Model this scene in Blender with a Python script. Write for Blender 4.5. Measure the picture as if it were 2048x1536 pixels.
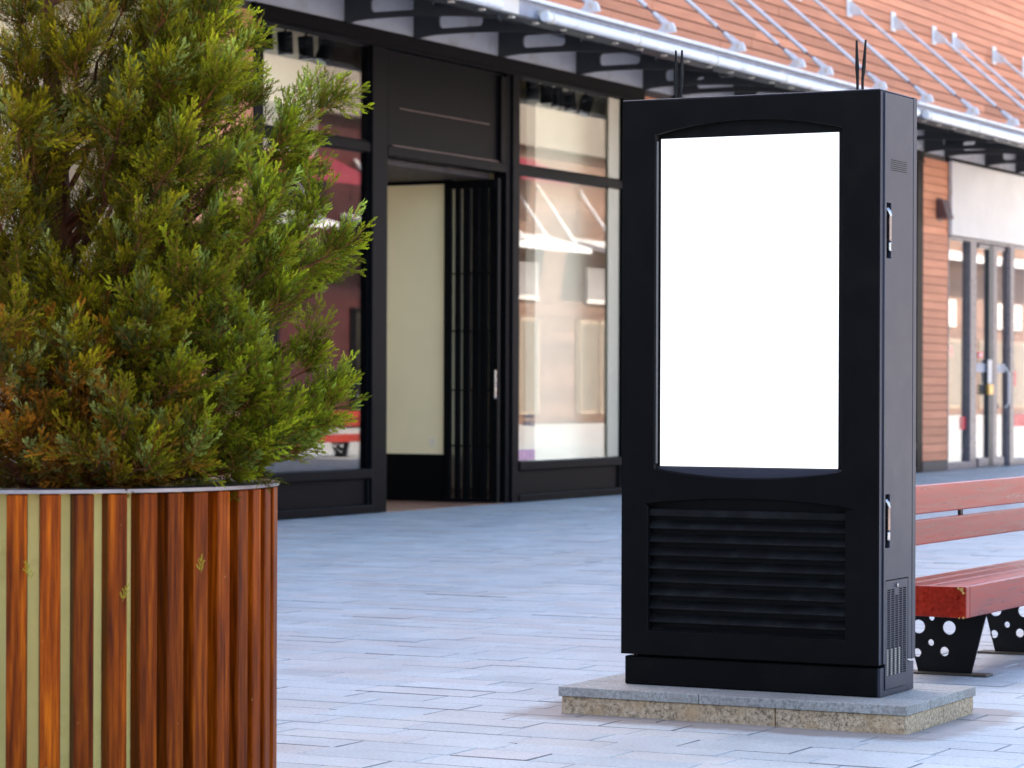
import bpy, bmesh, math, random
import numpy as np
from mathutils import Vector, Matrix, Quaternion
R = math.radians
random.seed(7); rng = np.random.default_rng(11)
sc = bpy.context.scene
for o in list(bpy.data.objects): bpy.data.objects.remove(o)
col = sc.collection

# ------------------------------------------------------------------ camera
# street frame: +Y runs along the shop front (away), +X out of the shop front into the street, Z up
cam = bpy.data.cameras.new('camera'); camo = bpy.data.objects.new('camera', cam); col.objects.link(camo)
CAM = Vector((14.318, -24.70, 1.25))
camo.location = CAM
camo.rotation_mode = 'QUATERNION'
camo.rotation_quaternion = Quaternion((0, 0, 1), R(27.37)) @ Quaternion((1, 0, 0), R(90)) @ Quaternion((0, 0, 1), R(0.2))
cam.sensor_width = 36; cam.lens = 5750 / 2048 * 36
cam.shift_y = 7 / 2048
cam.clip_start = .5; cam.clip_end = 2000
cam.dof.use_dof = True; cam.dof.focus_distance = 10.5; cam.dof.aperture_fstop = 6.3
sc.camera = camo

# ------------------------------------------------------------------ sky, sun, exposure
SUN_EL, SUN_ROT = R(40), R(-70)
world = bpy.data.worlds.new('World'); sc.world = world; world.use_nodes = True
wt = world.node_tree
sky = wt.nodes.new('ShaderNodeTexSky'); sky.sky_type = 'NISHITA'; sky.sun_disc = False
sky.sun_elevation = SUN_EL; sky.sun_rotation = SUN_ROT; sky.altitude = 50; sky.air_density = 0.85; sky.dust_density = 3.2; sky.ozone_density = 0.6
wt.links.new(sky.outputs[0], wt.nodes['Background'].inputs[0])
wt.nodes['Background'].inputs[1].default_value = 0.14
sl = bpy.data.lights.new('sun', 'SUN'); sl.energy = 5.0; sl.angle = R(0.53); sl.color = (1, .90, .77)
so = bpy.data.objects.new('sun', sl); col.objects.link(so)
to_sun = Vector((math.sin(SUN_ROT) * math.cos(SUN_EL), math.cos(SUN_ROT) * math.cos(SUN_EL), math.sin(SUN_EL)))
so.rotation_mode = 'QUATERNION'; so.rotation_quaternion = to_sun.to_track_quat('Z', 'Y'); so.location = (-20, 0, 30)
vs = sc.view_settings; vs.view_transform = 'Standard'; vs.look = 'None'; vs.gamma = 1; vs.use_curve_mapping = False
EXPO = 2.6
vs.exposure = EXPO
sc.cycles.use_denoising = True
sc.cycles.max_bounces = 10; sc.cycles.diffuse_bounces = 5; sc.cycles.transparent_max_bounces = 16
sc.cycles.sample_clamp_indirect = 6

# ------------------------------------------------------------------ materials
M = {}
def nodes(name):
    m = bpy.data.materials.new(name); m.use_nodes = True; M[name] = m
    t = m.node_tree; b = t.nodes['Principled BSDF']
    return m, t, b
def N(t, kind, **kw):
    n = t.nodes.new(kind)
    for k, v in kw.items():
        if hasattr(n, k): setattr(n, k, v)
        else: n.inputs[k].default_value = v
    return n
def coords(t, scale=(1, 1, 1), rnd=True):
    tc = N(t, 'ShaderNodeTexCoord'); mp = N(t, 'ShaderNodeMapping')
    mp.inputs['Scale'].default_value = scale
    if rnd:
        oi = N(t, 'ShaderNodeObjectInfo'); ml = N(t, 'ShaderNodeMath', operation='MULTIPLY'); ml.inputs[1].default_value = 37.0
        t.links.new(oi.outputs['Random'], ml.inputs[0]); t.links.new(ml.outputs[0], mp.inputs['Location'])
    t.links.new(tc.outputs['Object'], mp.inputs['Vector'])
    return mp.outputs[0]
def ramp(t, fac, stops):
    r = N(t, 'ShaderNodeValToRGB'); e = r.color_ramp.elements
    while len(e) < len(stops): e.new(.5)
    for i, (p, c) in enumerate(stops): e[i].position = p; e[i].color = (*c, 1) if len(c) == 3 else c
    t.links.new(fac, r.inputs[0]); return r.outputs[0]
def mixc(t, fac, a, b, blend='MIX'):
    n = N(t, 'ShaderNodeMix', data_type='RGBA', blend_type=blend)
    for sock, v in ((0, fac), (6, a), (7, b)):
        if isinstance(v, (int, float)): n.inputs[sock].default_value = v
        elif isinstance(v, tuple): n.inputs[sock].default_value = (*v, 1)
        else: t.links.new(v, n.inputs[sock])
    return n.outputs[2]
def noise(t, vec, scale, detail=5, rough=.6):
    n = N(t, 'ShaderNodeTexNoise'); n.inputs['Scale'].default_value = scale; n.inputs['Detail'].default_value = detail; n.inputs['Roughness'].default_value = rough
    if vec is not None: t.links.new(vec, n.inputs['Vector'])
    return n.outputs['Fac']
def bump(t, b, h, strength, dist=.01):
    n = N(t, 'ShaderNodeBump'); n.inputs['Strength'].default_value = strength; n.inputs['Distance'].default_value = dist
    t.links.new(h, n.inputs['Height']); t.links.new(n.outputs[0], b.inputs['Normal'])
def paint(name, c, rough=.4, metal=0, var=.25, scale=6, spec=.5, dirt=None, dirt_scale=3, coat=0, rv=.15):
    m, t, b = nodes(name)
    v = coords(t)
    n = noise(t, v, scale)
    lo = tuple(x * (1 - var) for x in c); hi = tuple(min(1, x * (1 + var)) for x in c)
    cc = ramp(t, n, [(.3, lo), (.7, hi)])
    if dirt:
        d = noise(t, v, dirt_scale, 8, .7)
        f = ramp(t, d, [(.52, (0, 0, 0)), (.72, (1, 1, 1))])
        cc = mixc(t, f, cc, dirt)
    t.links.new(cc, b.inputs['Base Color'])
    rr = ramp(t, noise(t, v, scale * 2.3, 6), [(.3, (max(0, rough - rv),) * 3), (.7, (min(1, rough + rv),) * 3)])
    t.links.new(rr, b.inputs['Roughness'])
    b.inputs['Metallic'].default_value = metal; b.inputs['Specular IOR Level'].default_value = spec
    b.inputs['Coat Weight'].default_value = coat
    return m
paint('black_frame', (.0032, .003, .0036), .45, var=.1, spec=.05, rv=.02)
paint('kiosk_black', (.0042, .0040, .0041), .46, var=.25, scale=5, spec=.06, rv=.04, dirt=(.0065, .006, .0055), dirt_scale=6)
paint('kiosk_lit_side', (.029, .030, .043), .42, var=.06, scale=3, spec=.3, rv=.03)  # kiosk paint made lighter: the brighter street-side light put into its colour
paint('kiosk_recess', (.0015, .0015, .0015), .6, spec=.15)
paint('louvre_dusty', (.006, .006, .006), .6, var=.4, scale=9, dirt=(.015, .0155, .015), dirt_scale=9, spec=.12)
paint('canopy_dark', (.028, .029, .033), .5, var=.1, rv=.04)
paint('canopy_white', (.66, .66, .68), .38, var=.06, scale=2, dirt=(.5, .44, .38), dirt_scale=5, rv=.08)
paint('fascia_grey', (.36, .36, .40), .55, var=.1, scale=2, dirt=(.24, .21, .2), dirt_scale=2)
paint('cream_steel', (.62, .56, .49), .45, var=.08)
paint('chrome', (.38, .37, .37), .25, metal=1, var=.05)
paint('rim_steel', (.20, .175, .185), .35, metal=.8, var=.15, scale=9, rv=.05)
paint('cream_drum', (.95, .72, .22), .6, var=.1, scale=4, dirt=(.70, .48, .12), dirt_scale=4, spec=.3)
paint('beige_wall', (.86, .73, .52), .7, var=.04, scale=1.5)
paint('beige_gloss', (.92, .76, .46), .4, var=.05, scale=1.2, spec=.3, rv=.04)
paint('white_board', (.58, .53, .50), .45, var=.04, scale=1)
paint('shop_dark', (.035, .022, .02), .7, var=.3)
paint('shop_ceiling', (.75, .66, .5), .8)
paint('shop_floor_red', (.30, .15, .10), .45, var=.2)
paint('shop_floor_pale', (.45, .42, .38), .35, var=.1)
paint('leg_black', (.0018, .0018, .002), .45, var=.2, spec=.2)
paint('foot_rust', (.06, .045, .028), .6, var=.5)
paint('soil', (.05, .03, .018), .95, var=.6, scale=25)
paint('awning_red', (.17, .004, .02), .7, var=.12)
paint('sticker_pink', (.60, .30, .36), .6, var=.3, scale=30)
paint('letter_dark', (.16, .12, .15), .6)
paint('red_plastic', (.55, .03, .05), .4)
paint('magenta_plastic', (.70, .05, .2), .4)
paint('brass', (.55, .36, .12), .35, metal=.8)
paint('lamp_body', (.10, .05, .05), .5)
paint('roofing', (.2, .2, .2), .9)
paint('lens_glass', (.5, .55, .62), .1, var=.1)
paint('vent_light_beige', (.85, .72, .55), .8)  # stands for light seen through the kiosk vent
paint('door_grey', (.13, .11, .12), .35, var=.15)
paint('goods_dark', (.12, .05, .04), .6, var=.6, scale=20)
paint('channel_grey', (.26, .26, .30), .6)
paint('jamb_beige', (.50, .41, .29), .6, var=.03)
paint('taupe_light', (.26, .20, .15), .7)
paint('latch_bronze', (.26, .18, .15), .3, metal=.85)
paint('bed_dark', (.045, .04, .04), .95, var=.4, scale=30)

def wood(name, dark, mid, light, rough=.35, grain=(60, 60, 2.2), scratches=True, coat=0, axis_rot=(0, 0, 0), spec=.5, scr=(.75, .55, .42), bmp=.12, mul=1.0):
    m, t, b = nodes(name)
    v = coords(t, grain)
    g = noise(t, v, 1.0, 7, .62)
    v2 = coords(t, tuple(x * .12 for x in grain))
    g2 = noise(t, v2, 1.0, 3)
    c = ramp(t, g, [(.28, dark), (.5, mid), (.74, light)])
    c2 = ramp(t, g2, [(.3, tuple(1 - (1 - q) * mul for q in (.55, .5, .48))), (.7, tuple(1 + (q - 1) * mul for q in (1.25, 1.2, 1.15)))])
    c = mixc(t, 1.0, c, c2, 'MULTIPLY')
    oi = N(t, 'ShaderNodeObjectInfo')
    c3 = ramp(t, oi.outputs['Random'], [(0, tuple(1 - (1 - q) * mul for q in (.72, .7, .68))), (1, tuple(1 + (q - 1) * mul for q in (1.22, 1.2, 1.2)))])
    c = mixc(t, 1.0, c, c3, 'MULTIPLY')
    if scratches:
        vs_ = coords(t, (14, 14, 9)); s1 = noise(t, vs_, 3.2, 9, .75)
        f = ramp(t, s1, [(.665, (0, 0, 0)), (.70, (.55, .55, .55))])
        c = mixc(t, f, c, scr)
    t.links.new(c, b.inputs['Base Color'])
    rr = ramp(t, g, [(.3, (rough - .08 * mul,) * 3), (.7, (rough + .15 * mul,) * 3)])
    t.links.new(rr, b.inputs['Roughness']); b.inputs['Coat Weight'].default_value = coat; b.inputs['Coat Roughness'].default_value = .25
    b.inputs['Specular IOR Level'].default_value = spec
    bump(t, b, g, bmp, .004)
    return m
wood('slat_wood', (.040, .0045, .0002), (.20, .034, .0008), (.46, .105, .003), .42, (70, 70, 3), spec=.08, scr=(.62, .36, .16))
wood('bench_wood', (.17, .007, .002), (.32, .018, .006), (.42, .034, .011), .3, (60, 3, 60), coat=.06, spec=.3, bmp=.03, scratches=False, mul=.6)
wood('cladding_wood', (.52, .20, .105), (.60, .245, .135), (.67, .29, .165), .6, (14, 1.2, 14), scratches=False, bmp=.08, spec=.2, mul=.42)
wood('opposite_cladding', (.15, .085, .06), (.21, .125, .09), (.26, .16, .12), .6, (8, .6, 8), scratches=False)
wood('opposite_dark', (.022, .003, .003), (.034, .0045, .0045), (.045, .006, .006), .6, (8, .6, 8), scratches=False, spec=.2)
wood('bark', (.04, .014, .006), (.11, .038, .014), (.2, .08, .035), .85, (40, 40, 5), scratches=False, bmp=.9, spec=.2)

def granite(name, c1, c2, c3, scale=120, rough=.75, stain=None, attr=False):
    m, t, b = nodes(name)
    if attr: v = N(t, 'ShaderNodeNewGeometry').outputs['Position']
    else: v = coords(t, (1, 1, 1))
    n1 = noise(t, v, scale, 4, .8)
    c = ramp(t, n1, [(.36, c1), (.5, c2), (.64, c3)])
    big = noise(t, v, 2.2, 6, .65)
    k = ramp(t, big, [(.28, (.80, .79, .80)), (.72, (1.12, 1.12, 1.12))])
    c = mixc(t, 1.0, c, k, 'MULTIPLY')
    if stain:
        s = noise(t, v, 6.5, 8, .7)
        f = ramp(t, s, [(.5, (0, 0, 0)), (.68, (.8, .8, .8))])
        c = mixc(t, f, c, stain)
    if attr:
        a = N(t, 'ShaderNodeAttribute', attribute_name='tint')
        c = mixc(t, 1.0, c, a.outputs['Color'], 'MULTIPLY')
        # gum spots, scuffs; rusty stain with painted contact shadow round the kiosk base
        sp = noise(t, v, 9.0, 2, .5); c = mixc(t, ramp(t, sp, [(.735, (0, 0, 0)), (.765, (.5, .5, .5))]), c, (.17, .165, .17))
        sc_ = noise(t, v, .9, 7, .72); c = mixc(t, ramp(t, sc_, [(.52, (0, 0, 0)), (.72, (.30, .30, .30))]), c, (.30, .29, .29))
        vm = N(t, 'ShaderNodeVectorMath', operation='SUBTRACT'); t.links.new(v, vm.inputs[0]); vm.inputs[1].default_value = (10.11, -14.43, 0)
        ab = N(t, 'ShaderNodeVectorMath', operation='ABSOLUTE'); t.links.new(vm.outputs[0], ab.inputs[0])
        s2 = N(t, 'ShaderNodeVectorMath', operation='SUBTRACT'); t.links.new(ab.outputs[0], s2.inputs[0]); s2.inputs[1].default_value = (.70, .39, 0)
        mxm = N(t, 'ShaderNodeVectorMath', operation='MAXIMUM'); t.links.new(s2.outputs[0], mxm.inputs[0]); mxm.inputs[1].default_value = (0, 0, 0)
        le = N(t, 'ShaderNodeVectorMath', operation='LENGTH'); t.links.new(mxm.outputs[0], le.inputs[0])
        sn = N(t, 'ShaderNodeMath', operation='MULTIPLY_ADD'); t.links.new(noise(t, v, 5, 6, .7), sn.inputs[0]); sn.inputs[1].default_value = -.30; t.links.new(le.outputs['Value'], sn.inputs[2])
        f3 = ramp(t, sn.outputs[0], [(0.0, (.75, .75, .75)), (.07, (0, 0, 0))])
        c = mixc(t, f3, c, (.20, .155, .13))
    t.links.new(c, b.inputs['Base Color'])
    rr = ramp(t, big, [(.3, (rough - .12,) * 3), (.7, (rough + .1,) * 3)]); t.links.new(rr, b.inputs['Roughness'])
    bump(t, b, n1, .25, .003)
    return m
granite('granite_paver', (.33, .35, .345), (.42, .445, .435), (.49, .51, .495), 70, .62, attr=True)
granite('granite_block', (.12, .08, .05), (.46, .335, .205), (.66, .50, .33), 75, .85, stain=(.46, .28, .13))
granite('bluestone', (.17, .16, .145), (.31, .295, .265), (.42, .40, .36), 75, .75, stain=(.24, .21, .18))

# far ground: paving too distant to tell apart
m, t, b = nodes('far_paving')
v = coords(t, rnd=False)
br = N(t, 'ShaderNodeTexBrick'); t.links.new(v, br.inputs['Vector'])
br.inputs['Scale'].default_value = 1; br.inputs['Brick Width'].default_value = .55; br.inputs['Row Height'].default_value = .21; br.inputs['Mortar Size'].default_value = .006
br.inputs['Color1'].default_value = (.43, .42, .41, 1); br.inputs['Color2'].default_value = (.40, .395, .39, 1); br.inputs['Mortar'].default_value = (.2, .19, .19, 1)
t.links.new(mixc(t, 1.0, br.outputs['Color'], ramp(t, noise(t, v, .7, 5), [(.3, (.85, .85, .86)), (.7, (1.1, 1.1, 1.1))]), 'MULTIPLY'), b.inputs['Base Color']); b.inputs['Roughness'].default_value = .7

def glass(name, ior, tint):
    m, t, b = nodes(name); t.nodes.remove(b); out = t.nodes['Material Output']
    geo = N(t, 'ShaderNodeNewGeometry'); mp = N(t, 'ShaderNodeMapRange'); t.links.new(geo.outputs['Backfacing'], mp.inputs['Value'])
    mp.inputs['To Min'].default_value = ior; mp.inputs['To Max'].default_value = 1 / ior
    fr = N(t, 'ShaderNodeFresnel'); t.links.new(mp.outputs[0], fr.inputs['IOR'])
    tr = N(t, 'ShaderNodeBsdfTransparent'); tr.inputs[0].default_value = (*tint, 1)
    gl = N(t, 'ShaderNodeBsdfGlossy'); gl.inputs['Roughness'].default_value = 0.0; gl.inputs['Color'].default_value = (1, 1, 1, 1)
    mx = N(t, 'ShaderNodeMixShader'); t.links.new(fr.outputs[0], mx.inputs[0]); t.links.new(tr.outputs[0], mx.inputs[1]); t.links.new(gl.outputs[0], mx.inputs[2])
    t.links.new(mx.outputs[0], out.inputs['Surface']); return m
glass('window_glass', 1.5, (.96, .97, .965))
glass('window_glass_tinted', 1.6, (.6, .57, .56))

m, t, b = nodes('screen_white'); b.inputs['Base Color'].default_value = (.8, .8, .8, 1)
b.inputs['Emission Color'].default_value = (1, 1, 1, 1); b.inputs['Emission Strength'].default_value = 1.12 / 2 ** EXPO

# foliage: colour per sprig from its own attribute
m, t, b = nodes('juniper_leaf'); out = t.nodes['Material Output']
a = N(t, 'ShaderNodeAttribute', attribute_name='leaf')
t.links.new(a.outputs['Color'], b.inputs['Base Color']); b.inputs['Roughness'].default_value = .7; b.inputs['Specular IOR Level'].default_value = .08
tl = N(t, 'ShaderNodeBsdfTranslucent'); t.links.new(a.outputs['Color'], tl.inputs['Color'])
mx = N(t, 'ShaderNodeMixShader'); mx.inputs[0].default_value = .22
t.links.new(b.outputs[0], mx.inputs[1]); t.links.new(tl.outputs[0], mx.inputs[2]); t.links.new(mx.outputs[0], out.inputs['Surface'])

# ------------------------------------------------------------------ builders (world coordinates in, parented objects out)
def thing(name, label, cat, loc, group=None):
    o = bpy.data.objects.new(name, None); col.objects.link(o); o.location = loc; o.empty_display_size = .2
    o['label'] = label; o['category'] = cat
    if group: o['group'] = group
    return o
def wpos(o):
    p = Vector(o.location)
    while o.parent: o = o.parent; p += Vector(o.location)
    return p
class MB:
    def __init__(s): s.v = []; s.f = []
    def add(s, v, f):
        k = len(s.v); s.v += [tuple(x) for x in v]; s.f += [tuple(i + k for i in q) for q in f]; return s
    def box(s, x0, x1, y0, y1, z0, z1, mat=None):
        v = [(x, y, z) for z in (z0, z1) for y in (y0, y1) for x in (x0, x1)]
        if mat is not None: v = [mat @ Vector(p) for p in v]
        return s.add(v, [(0, 2, 3, 1), (4, 5, 7, 6), (0, 1, 5, 4), (2, 6, 7, 3), (0, 4, 6, 2), (1, 3, 7, 5)])
    def tube(s, p0, p1, r0, r1=None, n=12, cap=True):
        p0, p1 = Vector(p0), Vector(p1); r1 = r0 if r1 is None else r1
        d = (p1 - p0).normalized(); a = d.orthogonal().normalized(); c = d.cross(a)
        v = []
        for p, r in ((p0, r0), (p1, r1)):
            for i in range(n):
                w = 2 * math.pi * i / n; v.append(p + a * math.cos(w) * r + c * math.sin(w) * r)
        f = [(i, (i + 1) % n, n + (i + 1) % n, n + i) for i in range(n)]
        if cap: f += [tuple(range(n - 1, -1, -1)), tuple(range(n, 2 * n))]
        return s.add(v, f)
    def path(s, pts, rad, n=8):
        pts = [Vector(p) for p in pts]; v = []; f = []
        a = (pts[1] - pts[0]).normalized().orthogonal().normalized()
        for i, p in enumerate(pts):
            d = (pts[min(i + 1, len(pts) - 1)] - pts[max(i - 1, 0)]).normalized()
            a = (a - d * a.dot(d)).normalized(); c = d.cross(a)
            for k in range(n):
                w = 2 * math.pi * k / n; v.append(p + (a * math.cos(w) + c * math.sin(w)) * rad[i])
        for i in range(len(pts) - 1):
            for k in range(n): f.append((i * n + k, i * n + (k + 1) % n, (i + 1) * n + (k + 1) % n, (i + 1) * n + k))
        f += [tuple(range(n - 1, -1, -1)), tuple(range((len(pts) - 1) * n, len(pts) * n))]
        return s.add(v, f)
    def ring(s, c, r0, r1, z0, z1, n=96):
        v = [];
        for r, z in ((r0, z0), (r1, z0), (r1, z1), (r0, z1)):
            for i in range(n): w = 2 * math.pi * i / n; v.append((c[0] + r * math.cos(w), c[1] + r * math.sin(w), z))
        f = [(k * n + i, k * n + (i + 1) % n, ((k + 1) % 4) * n + (i + 1) % n, ((k + 1) % 4) * n + i) for k in range(4) for i in range(n)]
        return s.add(v, f)
    def mesh(s, name, org):
        me = bpy.data.meshes.new(name); me.from_pydata([(x - org[0], y - org[1], z - org[2]) for x, y, z in s.v], [], s.f); me.update(); return me
    def build(s, name, mat, parent=None, bevel=0, smooth=False, seg=2, org=None):
        vs_ = np.array(s.v); lo, hi = vs_.min(0), vs_.max(0)
        o_ = Vector(((lo[0] + hi[0]) / 2, (lo[1] + hi[1]) / 2, lo[2])) if org is None else Vector(org)
        me = s.mesh(name, o_)
        return link(name, me, mat, parent, o_, bevel, smooth, seg)
def link(name, me, mat, parent, org, bevel=0, smooth=False, seg=2):
    if mat and not me.materials: me.materials.append(M[mat])
    o = bpy.data.objects.new(name, me); col.objects.link(o)
    o.location = Vector(org) - (wpos(parent) if parent else Vector())
    if parent: o.parent = parent
    if bevel:
        md = o.modifiers.new('bevel', 'BEVEL'); md.width = bevel; md.segments = seg; md.limit_method = 'ANGLE'; md.angle_limit = R(40); md.harden_normals = False
    if smooth:
        for p in me.polygons: p.use_smooth = True
        try: me.set_sharp_from_angle(angle=R(38))
        except Exception: pass
    return o
def bx(name, mat, parent, x0, x1, y0, y1, z0, z1, bevel=.004, seg=1):
    return MB().box(x0, x1, y0, y1, z0, z1).build(name, mat, parent, bevel=bevel, seg=seg)
def setting(o, kind='structure', label=None):
    o['kind'] = kind
    if label: o['label'] = label
    return o
def plate(name, mat, parent, loops, plane, pos, thick, bevel=0):
    """flat plate with holes: loops of 2D points; plane 'xz' (normal Y), 'yz' (normal X); pos = centre of the thickness"""
    cu = bpy.data.curves.new('tmp', 'CURVE'); cu.dimensions = '2D'; cu.fill_mode = 'BOTH'; cu.extrude = thick / 2 - bevel; cu.bevel_depth = bevel; cu.bevel_resolution = 1; cu.offset = -bevel
    for lp in loops:
        sp = cu.splines.new('POLY'); sp.points.add(len(lp) - 1)
        for p, q in zip(sp.points, lp): p.co = (q[0], q[1], 0, 1)
        sp.use_cyclic_u = True
    ob = bpy.data.objects.new('tmp', cu); col.objects.link(ob)
    me = bpy.data.meshes.new_from_object(ob.evaluated_get(bpy.context.evaluated_depsgraph_get()))
    bpy.data.objects.remove(ob); bpy.data.curves.remove(cu); me.name = name; me.materials.clear()
    mt = Matrix(((1, 0, 0, 0), (0, 0, -1, pos), (0, 1, 0, 0), (0, 0, 0, 1))) if plane == 'xz' else Matrix(((0, 0, 1, pos), (1, 0, 0, 0), (0, 1, 0, 0), (0, 0, 0, 1)))
    me.transform(mt)
    co = np.array([v.co[:] for v in me.vertices]); lo, hi = co.min(0), co.max(0)
    org = Vector(((lo[0] + hi[0]) / 2, (lo[1] + hi[1]) / 2, lo[2])); me.transform(Matrix.Translation(-org))
    return link(name, me, mat, parent, org)
def rect(x0, x1, y0, y1, r=0, n=5):
    if r <= 0: return [(x0, y0), (x1, y0), (x1, y1), (x0, y1)]
    out = []
    for cx, cy, a0 in ((x1 - r, y0 + r, -90), (x1 - r, y1 - r, 0), (x0 + r, y1 - r, 90), (x0 + r, y0 + r, 180)):
        for i in range(n + 1): w = R(a0 + 90 * i / n); out.append((cx + r * math.cos(w), cy + r * math.sin(w)))
    return out
def circ(cx, cy, r, n=24): return [(cx + r * math.cos(2 * math.pi * i / n), cy + r * math.sin(2 * math.pi * i / n)) for i in range(n)]
def copy_tree(o, parent=None):
    c = o.copy(); col.objects.link(c); c.parent = parent
    for ch in [x for x in bpy.data.objects if x.parent == o]: copy_tree(ch, c)
    return c

# ================================================================== SETTING
g = MB().add([(-400, -400, -.03), (400, -400, -.03), (400, 400, -.03), (-400, 400, -.03)], [(0, 1, 2, 3)]).build('ground', 'far_paving')
setting(g)

# paving bed with single stones; courses run square to the shop front
PX0, PX1, PY0, PY1 = -.0, 14.2, -20.5, 30.0
bed = MB().box(PX0, PX1, PY0, PY1, -.028, -.009).build('paving', 'bed_dark'); setting(bed)
stones = []
y = PY0
random.seed(21)
while y < PY1:
    w = random.choice((.19, .2, .21, .225)) if y < 14 else .21
    x = PX0 - random.random() * .4
    while x < PX1:
        L = random.choice((.3, .36, .4, .45, .5, .55, .34, .42))
        a, b_ = max(x, PX0), min(x + L, PX1)
        if b_ - a > .03: stones.append((a, b_, y, min(y + w, PY1)))
        x += L
    y += w
def stone_geo(a, b_, c, d):
    gp = .002; ch = random.choice((.002, .0025, .003, .005)); z = random.gauss(0, .0007); z0 = -.02
    tz = [z + random.gauss(0, .0006) for _ in range(4)]
    x0, x1, y0, y1 = a + gp * random.uniform(.6, 1.6), b_ - gp, c + gp * random.uniform(.6, 2.0), d - gp
    v = [(x0, y0, z0), (x1, y0, z0), (x1, y1, z0), (x0, y1, z0), (x0, y0, z - ch), (x1, y0, z - ch), (x1, y1, z - ch), (x0, y1, z - ch),
         (x0 + ch, y0 + ch, tz[0]), (x1 - ch, y0 + ch, tz[1]), (x1 - ch, y1 - ch, tz[2]), (x0 + ch, y1 - ch, tz[3])]
    f = [(0, 1, 5, 4), (1, 2, 6, 5), (2, 3, 7, 6), (3, 0, 4, 7), (4, 5, 9, 8), (5, 6, 10, 9), (6, 7, 11, 10), (7, 4, 8, 11), (8, 9, 10, 11)]
    q = random.random(); k = random.gauss(1, .035)
    if q < .24: tint = (1.04 * k, .99 * k, .97 * k)
    elif q < .34: tint = (1.04 * k, .965 * k, .95 * k)
    elif q < .5: tint = (.93 * k, .96 * k, 1.0 * k)
    else: tint = (1.0 * k, 1.0 * k, 1.02 * k)
    dk = random.choice((.3, .6, .85, .95, 1.0))
    return v, f, tint, dk
def tint_attr(me, tints):
    at = me.attributes.new('tint', 'FLOAT_COLOR', 'FACE') if False else me.color_attributes.new('tint', 'FLOAT_COLOR', 'CORNER')
    arr = np.ones((len(me.loops), 4), np.float32)
    for p in me.polygons:
        tn, dk = tints[p.index]
        for li in p.loop_indices: arr[li, :3] = [c * dk for c in tn]
    at.data.foreach_set('color', arr.ravel())
fwd = Vector((-math.sin(R(27.37)), math.cos(R(27.37)), 0)); rgt = Vector((math.cos(R(27.37)), math.sin(R(27.37)), 0))
def pix(p):
    d = Vector(p) - CAM; z = d.dot(fwd)
    if z < 1: return (-9999, 0, z)
    return (1024 + 5750 * d.dot(rgt) / z, 775 - 5750 * d.z / z, z)
def stone_score(s):
    x, yy, z = pix(((s[0] + s[1]) / 2, (s[2] + s[3]) / 2, 0))
    vis = 520 < x < 2080 and yy < 1550 and not (1250 < x < 1760 and yy < 1400) and not (9.4 < (s[0] + s[1]) / 2 < 10.8 and -14.8 < (s[2] + s[3]) / 2 < -14.05)
    return (0 if vis else 1, z)
stones.sort(key=stone_score)
for s in stones[:300]:
    v, f, tn, dk = stone_geo(*s)
    mbo = MB().add(v, f); org = ((s[0] + s[1]) / 2, (s[2] + s[3]) / 2, -.02)
    me = mbo.mesh('paver', org); tint_attr(me, [(tn, dk if 4 <= i < 8 else 1) for i in range(9)])
    # stone grain is read in street coordinates
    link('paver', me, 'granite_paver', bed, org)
mbo = MB(); tl_ = []
for s in stones[300:]:
    v, f, tn, dk = stone_geo(*s); mbo.add(v, f); tl_ += [(tn, dk if 4 <= i < 8 else 1) for i in range(9)]
me = mbo.mesh('paver_field', (0, 0, 0)); tint_attr(me, tl_)
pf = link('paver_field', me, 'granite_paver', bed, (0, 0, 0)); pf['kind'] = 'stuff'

# ================================================================== SHOP BUILDING (upper block, piers, rooms)
ROOF = 12.5; S0, S1 = -32.0, 22.3
bld = thing('shop_building', 'long shop building clad in terracotta planks above its black shopfronts', 'building', (-5, -4, 0))
bx('upper_wall', 'fascia_grey', bld, -11.9, -.06, S0, S1, 4.98, ROOF - .3, 0)
bx('roof', 'roofing', bld, -12.1, .12, S0 - .1, S1 + .1, ROOF - .3, ROOF, .01)
bx('back_wall', 'fascia_grey', bld, -12, -11.7, S0, S1, 0, 4.98, 0)
bx('end_wall', 'fascia_grey', bld, -11.7, -.2, S1 - .3, S1, 0, 4.98, 0)
bx('end_wall', 'fascia_grey', bld, -11.7, -.2, S0, S0 + .3, 0, 4.98, 0)
bx('rear_partition', 'shop_dark', bld, -6.2, -6.0, S0 + .3, S1 - .3, 0, 4.98, 0)
bx('ceiling', 'shop_ceiling', bld, -6.0, -.12, S0 + .3, S1 - .3, 4.86, 4.975, 0)
bx('fascia', 'fascia_grey', bld, -.12, .0, S0, S1, 4.803, 5.23, 0)
for ys in (-3.0, 6.7, 16.9): bx('party_wall', 'beige_wall', bld, -6.0, -.13, ys - .1, ys + .1, 0, 4.855, 0)
# upper cladding: single planks where the street sees them
clad = bx('wall_backing', 'bed_dark', bld, -.058, -.012, S0, S1, 5.235, ROOF - .32, 0)
PITCH = .131
def plank_mesh(L, hh, th=.028):
    return MB().add([(-.0, -L / 2, 0), (th, -L / 2, 0), (th - .004, -L / 2, hh), (0, -L / 2, hh), (-.0, L / 2, 0), (th, L / 2, 0), (th - .004, L / 2, hh), (0, L / 2, hh)],
                    [(0, 1, 2, 3), (7, 6, 5, 4), (1, 5, 6, 2), (3, 2, 6, 7), (0, 4, 5, 1), (0, 3, 7, 4)]).mesh('plank', (0, 0, 0))
meshes = {}
def put_plank(parent, yc, z, L, hh=PITCH - .014, x=-.011, name='plank'):
    key = (round(L, 3), round(hh, 3))
    if key not in meshes: meshes[key] = plank_mesh(L, hh); meshes[key].materials.append(M['cladding_wood'])
    o = bpy.data.objects.new(name, meshes[key]); col.objects.link(o)
    o.parent = parent; o.location = Vector((x + random.uniform(-.002, .002), yc, z)) - wpos(parent); return o
random.seed(5)
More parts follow.
